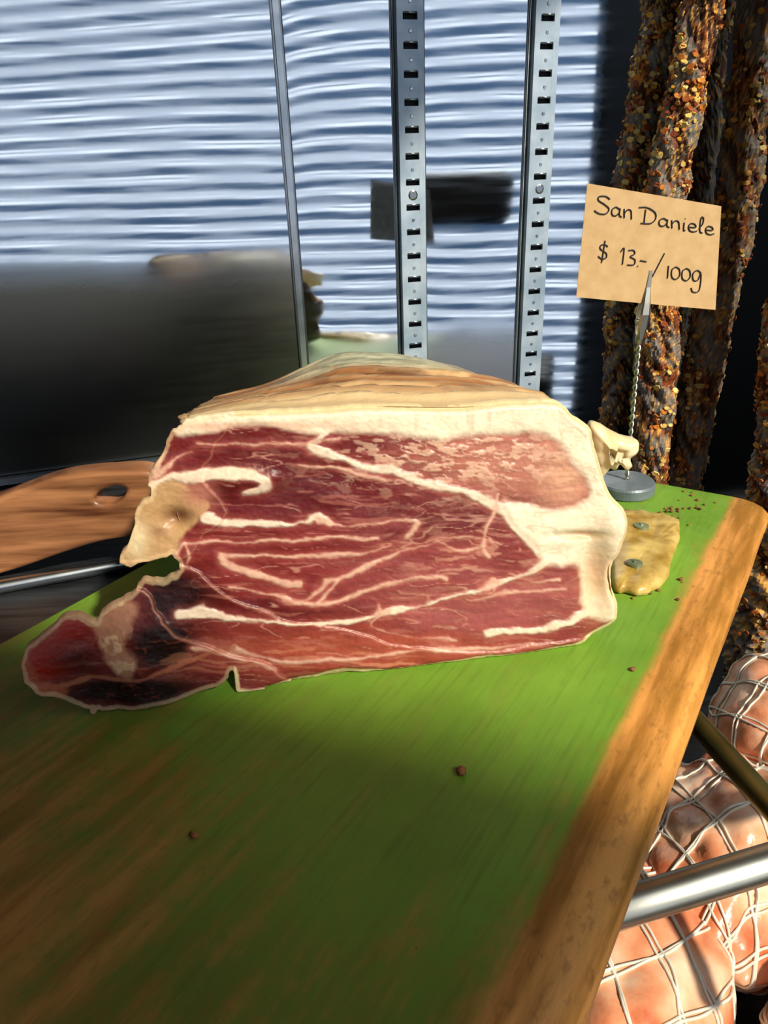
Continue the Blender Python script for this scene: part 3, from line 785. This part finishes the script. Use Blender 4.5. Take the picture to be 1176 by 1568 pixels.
ink = bpy.data.curves.new("handwriting", 'CURVE'); ink.dimensions = '3D'; ink.bevel_depth = .00055; ink.bevel_resolution = 2
def write(txt, u0, v0, su, sv, slope):
    u_ = u0
    for ch in txt:
        st_, adv = G[ch]
        for sk in st_:
            pc = catmull(sk, 5, False) if len(sk) > 2 else np.array(sk, float)
            sp = ink.splines.new('POLY'); sp.points.add(len(pc) - 1)
            for k_, (a, b2) in enumerate(pc):
                uu = u_ + a * su; vvv = v0 - b2 * sv + (uu - u0) * slope
                p = card(uu, vvv, .0006); sp.points[k_].co = (*p, 1)
        u_ += adv * su
write("San", .075, .235, .155, .155, .03)
write("Daniele", .405, .265, .162, .145, .02)
write("$", .125, .64, .13, .165, .03); write("13.-", .285, .655, .135, .155, .03)
write("/", .52, .71, .16, .22, 0); write("j00g", .62, .735, .155, .21, .03)
io = bpy.data.objects.new("handwriting", ink); S.collection.objects.link(io); ink.materials.append(m_ink); io.parent = tag

# ------------------------------------------------------------------ spice coated hanging salami
m_sal = vcol("spice_crust", .6, 0, 90, .8, .003, spec=.3)
def salami(path, rads, seed, bright, nfl):
    e = empty("spice_crusted_salami")
    rr = random.Random(seed)
    pc = catmull(path, 40, False); rc = np.interp(np.linspace(0, 1, len(pc)), np.linspace(0, 1, len(rads)), rads)
    seg = 72; v = []; c = []; n = len(pc)
    ax = []
    for i in range(n):
        t = pc[min(i + 1, n - 1)] - pc[max(i - 1, 0)]; t /= np.linalg.norm(t)
        u_ = np.cross(t, [0, 1.0, 0]); u_ /= np.linalg.norm(u_); w_ = np.cross(t, u_); ax.append((u_, w_, t))
    for i in range(n):
        th_ = np.arange(seg) / seg * 2 * math.pi
        cxn = np.cos(th_) * 1.6 + 9; cyn = np.sin(th_) * 1.6 + 9
        zz = pc[i][2] * 40
        k1 = fbm(cxn + zz * .5, cyn + zz * .9, seed, 3); k2 = fbm(cxn * 4 + zz * 2.3, cyn * 4 - zz * 2.1, seed + 5, 3)
        endt = min(i, n - 1 - i) / 10; cap = math.sqrt(max(0.02, 1 - (1 - min(1, endt)) ** 2))
        r = rc[i] * cap * (1 + .55 * (k1 - .5) + .35 * (k2 - .5))
        u_, w_, _ = ax[i]
        P_ = pc[i] + r[:, None] * (np.cos(th_)[:, None] * u_ + np.sin(th_)[:, None] * w_)
        cc = np.ones((seg, 3)) * lin((54, 32, 22))
        a = sst(.5, .62, k2)[:, None]; cc = cc * (1 - a) + lin((134, 68, 30)) * a
        a = (sst(.45, .57, k1) * .8)[:, None]; cc = cc * (1 - a) + lin((124, 120, 112)) * a
        a = sst(.64, .70, fbm(cxn * 9 + zz * 4, cyn * 9 + zz * 5, seed + 9, 2))[:, None]; cc = cc * (1 - a) + lin((210, 156, 72)) * a
        v.append(P_); c.append(cc * bright)
    v = list(np.concatenate(v)); c = list(np.concatenate(c))
    f = [(i * seg + k, i * seg + (k + 1) % seg, (i + 1) * seg + (k + 1) % seg, (i + 1) * seg + k) for i in range(n - 1) for k in range(seg)]
    f.append(tuple(range(seg))); f.append(tuple((n - 1) * seg + k for k in range(seg)))
    pal = [(222, 158, 58), (206, 122, 38), (228, 190, 104), (230, 196, 118), (140, 60, 26), (94, 44, 22), (182, 98, 40)]
    cl = rr.random() * 10
    cnt = 0
    while cnt < nfl:
        i = rr.randrange(6, n - 6); k = rr.randrange(seg)
        if float(vn(pc[i][2] * 38 + cl, k / 12.0, seed)) < rr.uniform(.25, .70): continue
        cnt += 1
        p = v[i * seg + k]; nrm = p - pc[i]; nrm = nrm / np.linalg.norm(nrm)
        tilt = np.array([rr.uniform(-.6, .6) for _ in range(3)]); nn = nrm + tilt; nn /= np.linalg.norm(nn)
        a_ = np.cross(nn, [0.3, .2, 1]); a_ /= np.linalg.norm(a_); b2 = np.cross(nn, a_)
        s_ = rr.uniform(.0028, .0068); o_ = len(v); m2 = 6
        cc = lin(rr.choice(pal)) * bright * rr.uniform(.7, 1.1)
        for lay in (0, 1):
            for q_ in range(m2):
                rad_ = s_ * rr.uniform(.6, 1.1) if lay == 0 else s_ * .75
                an = q_ / m2 * 2 * math.pi
                v.append(p + nrm * .0006 + nn * (.0014 * lay) + a_ * rad_ * math.cos(an) + b2 * rad_ * .75 * math.sin(an)); c.append(cc)
        for q_ in range(m2): f.append((o_ + q_, o_ + (q_ + 1) % m2, o_ + m2 + (q_ + 1) % m2, o_ + m2 + q_))
        f.append(tuple(o_ + m2 + q_ for q_ in range(m2)))
    add("crust", v, f, m_sal, False, e, np.array(c))
    top = pc[0]
    vv, ff = tube([top - np.array([0, 0, .01]), (top[0], top[1], 1.30)], .0015, 8); add("string", vv, ff, m_fat, True, e)
salami([(.415, 1.02, .76), (.403, 1.02, .54), (.391, 1.02, .43), (.381, 1.02, .33), (.374, 1.02, .23), (.383, 1.02, .12), (.391, 1.02, .02), (.403, 1.02, -.18)], [.020, .021, .022, .023, .025, .026, .028, .026], 3, 1.1, 1150)
salami([(.475, 1.04, .80), (.468, 1.04, .48), (.476, 1.04, .24), (.462, 1.035, .03), (.459, 1.035, -.20)], [.022, .024, .025, .026, .024], 8, .5, 850)
salami([(.50, .93, .62), (.505, .93, .35), (.515, .93, .08), (.538, .93, -.03), (.570, .93, -.25), (.580, .93, -.47)], [.022, .022, .025, .032, .050, .056], 14, 1.1, 1700)

# ------------------------------------------------------------------ netted hams on lower shelf
m_net = noisy("white_netting", (214, 206, 190), (240, 234, 220), 80, .7, bump=.2)
m_pork, nt, b = newmat("pink_netted_meat")
v_ = coords(nt)
n = nt.nodes.new("ShaderNodeTexNoise"); n.inputs["Scale"].default_value = 20; n.inputs["Detail"].default_value = 7; nt.links.new(v_, n.inputs[0])
r = nt.nodes.new("ShaderNodeValToRGB"); cr_ = r.color_ramp
cr_.elements[0].position = .32; cr_.elements[0].color = L4((206, 100, 58)); cr_.elements[1].position = .68; cr_.elements[1].color = L4((246, 214, 184))
e_ = cr_.elements.new(.5); e_.color = L4((238, 164, 122))
nt.links.new(n.outputs[0], r.inputs[0]); nt.links.new(r.outputs[0], b.inputs["Base Color"]); b.inputs["Roughness"].default_value = .25
bp = nt.nodes.new("ShaderNodeBump"); bp.inputs["Strength"].default_value = .6; bp.inputs["Distance"].default_value = .006
nt.links.new(n.outputs[0], bp.inputs["Height"]); nt.links.new(bp.outputs[0], b.inputs["Normal"])
def netted(cx, cy, cz, rx, ry, rz, rot, seed):
    e = empty("netted_ham")
    def sp(t, ph, k=1.0):
        x, y, z = math.sin(ph) * math.cos(t), math.cos(ph), math.sin(ph) * math.sin(t)
        rr_ = 1 + .20 * (float(fbm(x * 1.6 + 5, z * 1.6 + y * 1.4 + 5, seed, 3)) - .5) * 2
        a_ = (t / (2 * math.pi) * 9 + ph / math.pi * 6); b_ = (t / (2 * math.pi) * 9 - ph / math.pi * 6)
        puff = .045 * abs(math.sin(math.pi * a_)) * abs(math.sin(math.pi * b_)) * math.sin(ph)
        rr_ *= (1 + puff) * k
        X_, Y_, Z_ = x * rx * rr_, y * ry * rr_, z * rz * rr_
        return np.array([cx + X_ * math.cos(rot) - Y_ * math.sin(rot), cy + X_ * math.sin(rot) + Y_ * math.cos(rot), cz + Z_])
    nu, nv = 96, 60; v = []; f = []
    for j in range(nv + 1):
        for i in range(nu): v.append(sp(2 * math.pi * i / nu, math.pi * j / nv))
    for j in range(nv):
        for i in range(nu):
            i2 = (i + 1) % nu; f.append((j * nu + i, j * nu + i2, (j + 1) * nu + i2, (j + 1) * nu + i))
    add("meat", v, f, m_pork, True, e)
    cu = bpy.data.curves.new("net", 'CURVE'); cu.dimensions = '3D'; cu.bevel_depth = .0011; cu.bevel_resolution = 2
    rg = random.Random(seed)
    for sg in (1, -1):
        for k in range(9):
            jit = rg.uniform(-.06, .06)
            for dbl in (0, 1):
                s_ = cu.splines.new('POLY'); M_ = 90; s_.points.add(M_); o2_ = rg.random() * 6
                for i in range(M_ + 1):
                    ph = math.pi * (.03 + .94 * i / M_); t = 2 * math.pi * (k - sg * ph / math.pi * 6) / 9 + jit + dbl * (.04 * math.sin(i * .4 + o2_)) + .08 * math.sin(i * .13 + o2_)
                    p = sp(t, ph, 1.012); s_.points[i].co = (*p, 1)
    cu.materials.append(m_net); o = bpy.data.objects.new("net", cu); S.collection.objects.link(o); o.parent = e
netted(.165, .335, -.262, .070, .125, .066, -.5, 3)
netted(.285, .455, -.262, .068, .120, .068, -.45, 9)
netted(.305, .270, -.265, .066, .105, .064, -.6, 15)
netted(.415, .595, -.262, .070, .105, .068, -.3, 21)
netted(.440, .385, -.262, .066, .110, .066, -.5, 27)

# ------------------------------------------------------------------ wooden handle (left)
m_wood = noisy("oiled_olive_wood", (92, 52, 32), (186, 128, 86), 34, .35, sc=(1, 1, 1), bump=.2, bdist=.001, lo=.3, hi=.68, detail=9)
mpn = [n for n in m_wood.node_tree.nodes if n.type == 'MAPPING'][0]; mpn.inputs["Scale"].default_value = (.30, 3.4, 1); mpn.inputs["Rotation"].default_value = (0, 0, -.35)
def xz(x, y):
    p = on_plane(np.array([x], float), np.array([y], float), (0, .60, 0), (0, 1, 0))[0]; return (p[0], p[2])
ho = [(-120,985),(-40,955),(40,925),(110,900),(160,890),(220,885),(275,884),(300,900),(302,940),(292,975),(262,990),(200,1000),(130,1020),(60,1045),(0,1064),(-60,1082),(-120,1085),(-150,1040)]
hh = [(200,903),(225,897),(246,902),(254,916),(244,936),(220,948),(190,944),(176,930),(184,912)]
cu = bpy.data.curves.new("wooden_handle", 'CURVE'); cu.dimensions = '2D'; cu.fill_mode = 'BOTH'; cu.extrude = .008; cu.bevel_depth = .0045; cu.bevel_resolution = 4
for pts in (ho, hh):
    pc = catmull(pts, 6); s_ = cu.splines.new('POLY'); s_.points.add(len(pc) - 1); s_.use_cyclic_u = True
    for k_, (a, b2) in enumerate(pc): s_.points[k_].co = (*xz(a, b2), 0, 1)
hob = bpy.data.objects.new("wooden_handle", cu); S.collection.objects.link(hob); hob.rotation_euler = (math.pi / 2, 0, 0); hob.location = (0, .60, 0)
cu.materials.append(m_wood)
vv, ff = tube([(-.52, .508, -.0245), (-.341, .565, -.0245), (-.243, .598, -.0245), (-.20, .612, -.0245)], .006, 20); add("steel_rod", vv, ff, m_rail)

# ------------------------------------------------------------------ crumbs
m_crumb = noisy("spice_crumbs", (92, 50, 28), (168, 100, 52), 200, .7)
mb = MB(); rr = random.Random(5)
spots = [(868, 1455, .0034), (1190, 1262, .0022), (1315, 1207, .0034), (1320, 1120, .0022), (1185, 1115, .003), (1200, 1120, .003), (1215, 1112, .0025), (1368, 1080, .002), (1280, 1092, .002), (365, 1575, .0022)]
for _ in range(46): spots.append((rr.uniform(1180, 1390), rr.uniform(925, 1130), rr.uniform(.0007, .0018)))
for _ in range(18): spots.append((rr.uniform(1225, 1330), rr.uniform(925, 975), rr.uniform(.001, .002)))
for (x, y, r_) in spots:
    p = on_plane(np.array([x], float), np.array([y], float), (0, 0, 0), (0, 0, 1))[0]
    nn_ = p @ bn; dd_ = p @ bd
    if nn_ > -.075 or dd_ > .715: continue
    vv, ff = blob(p[0], p[1], r_ * .6, r_, r_ * .8, r_ * .65, rr.randrange(90), .4, 10, 6, .0003, rr.random() * 3); mb.put(vv, ff)
add("spice_crumbs", mb.v, mb.f, m_crumb, True)
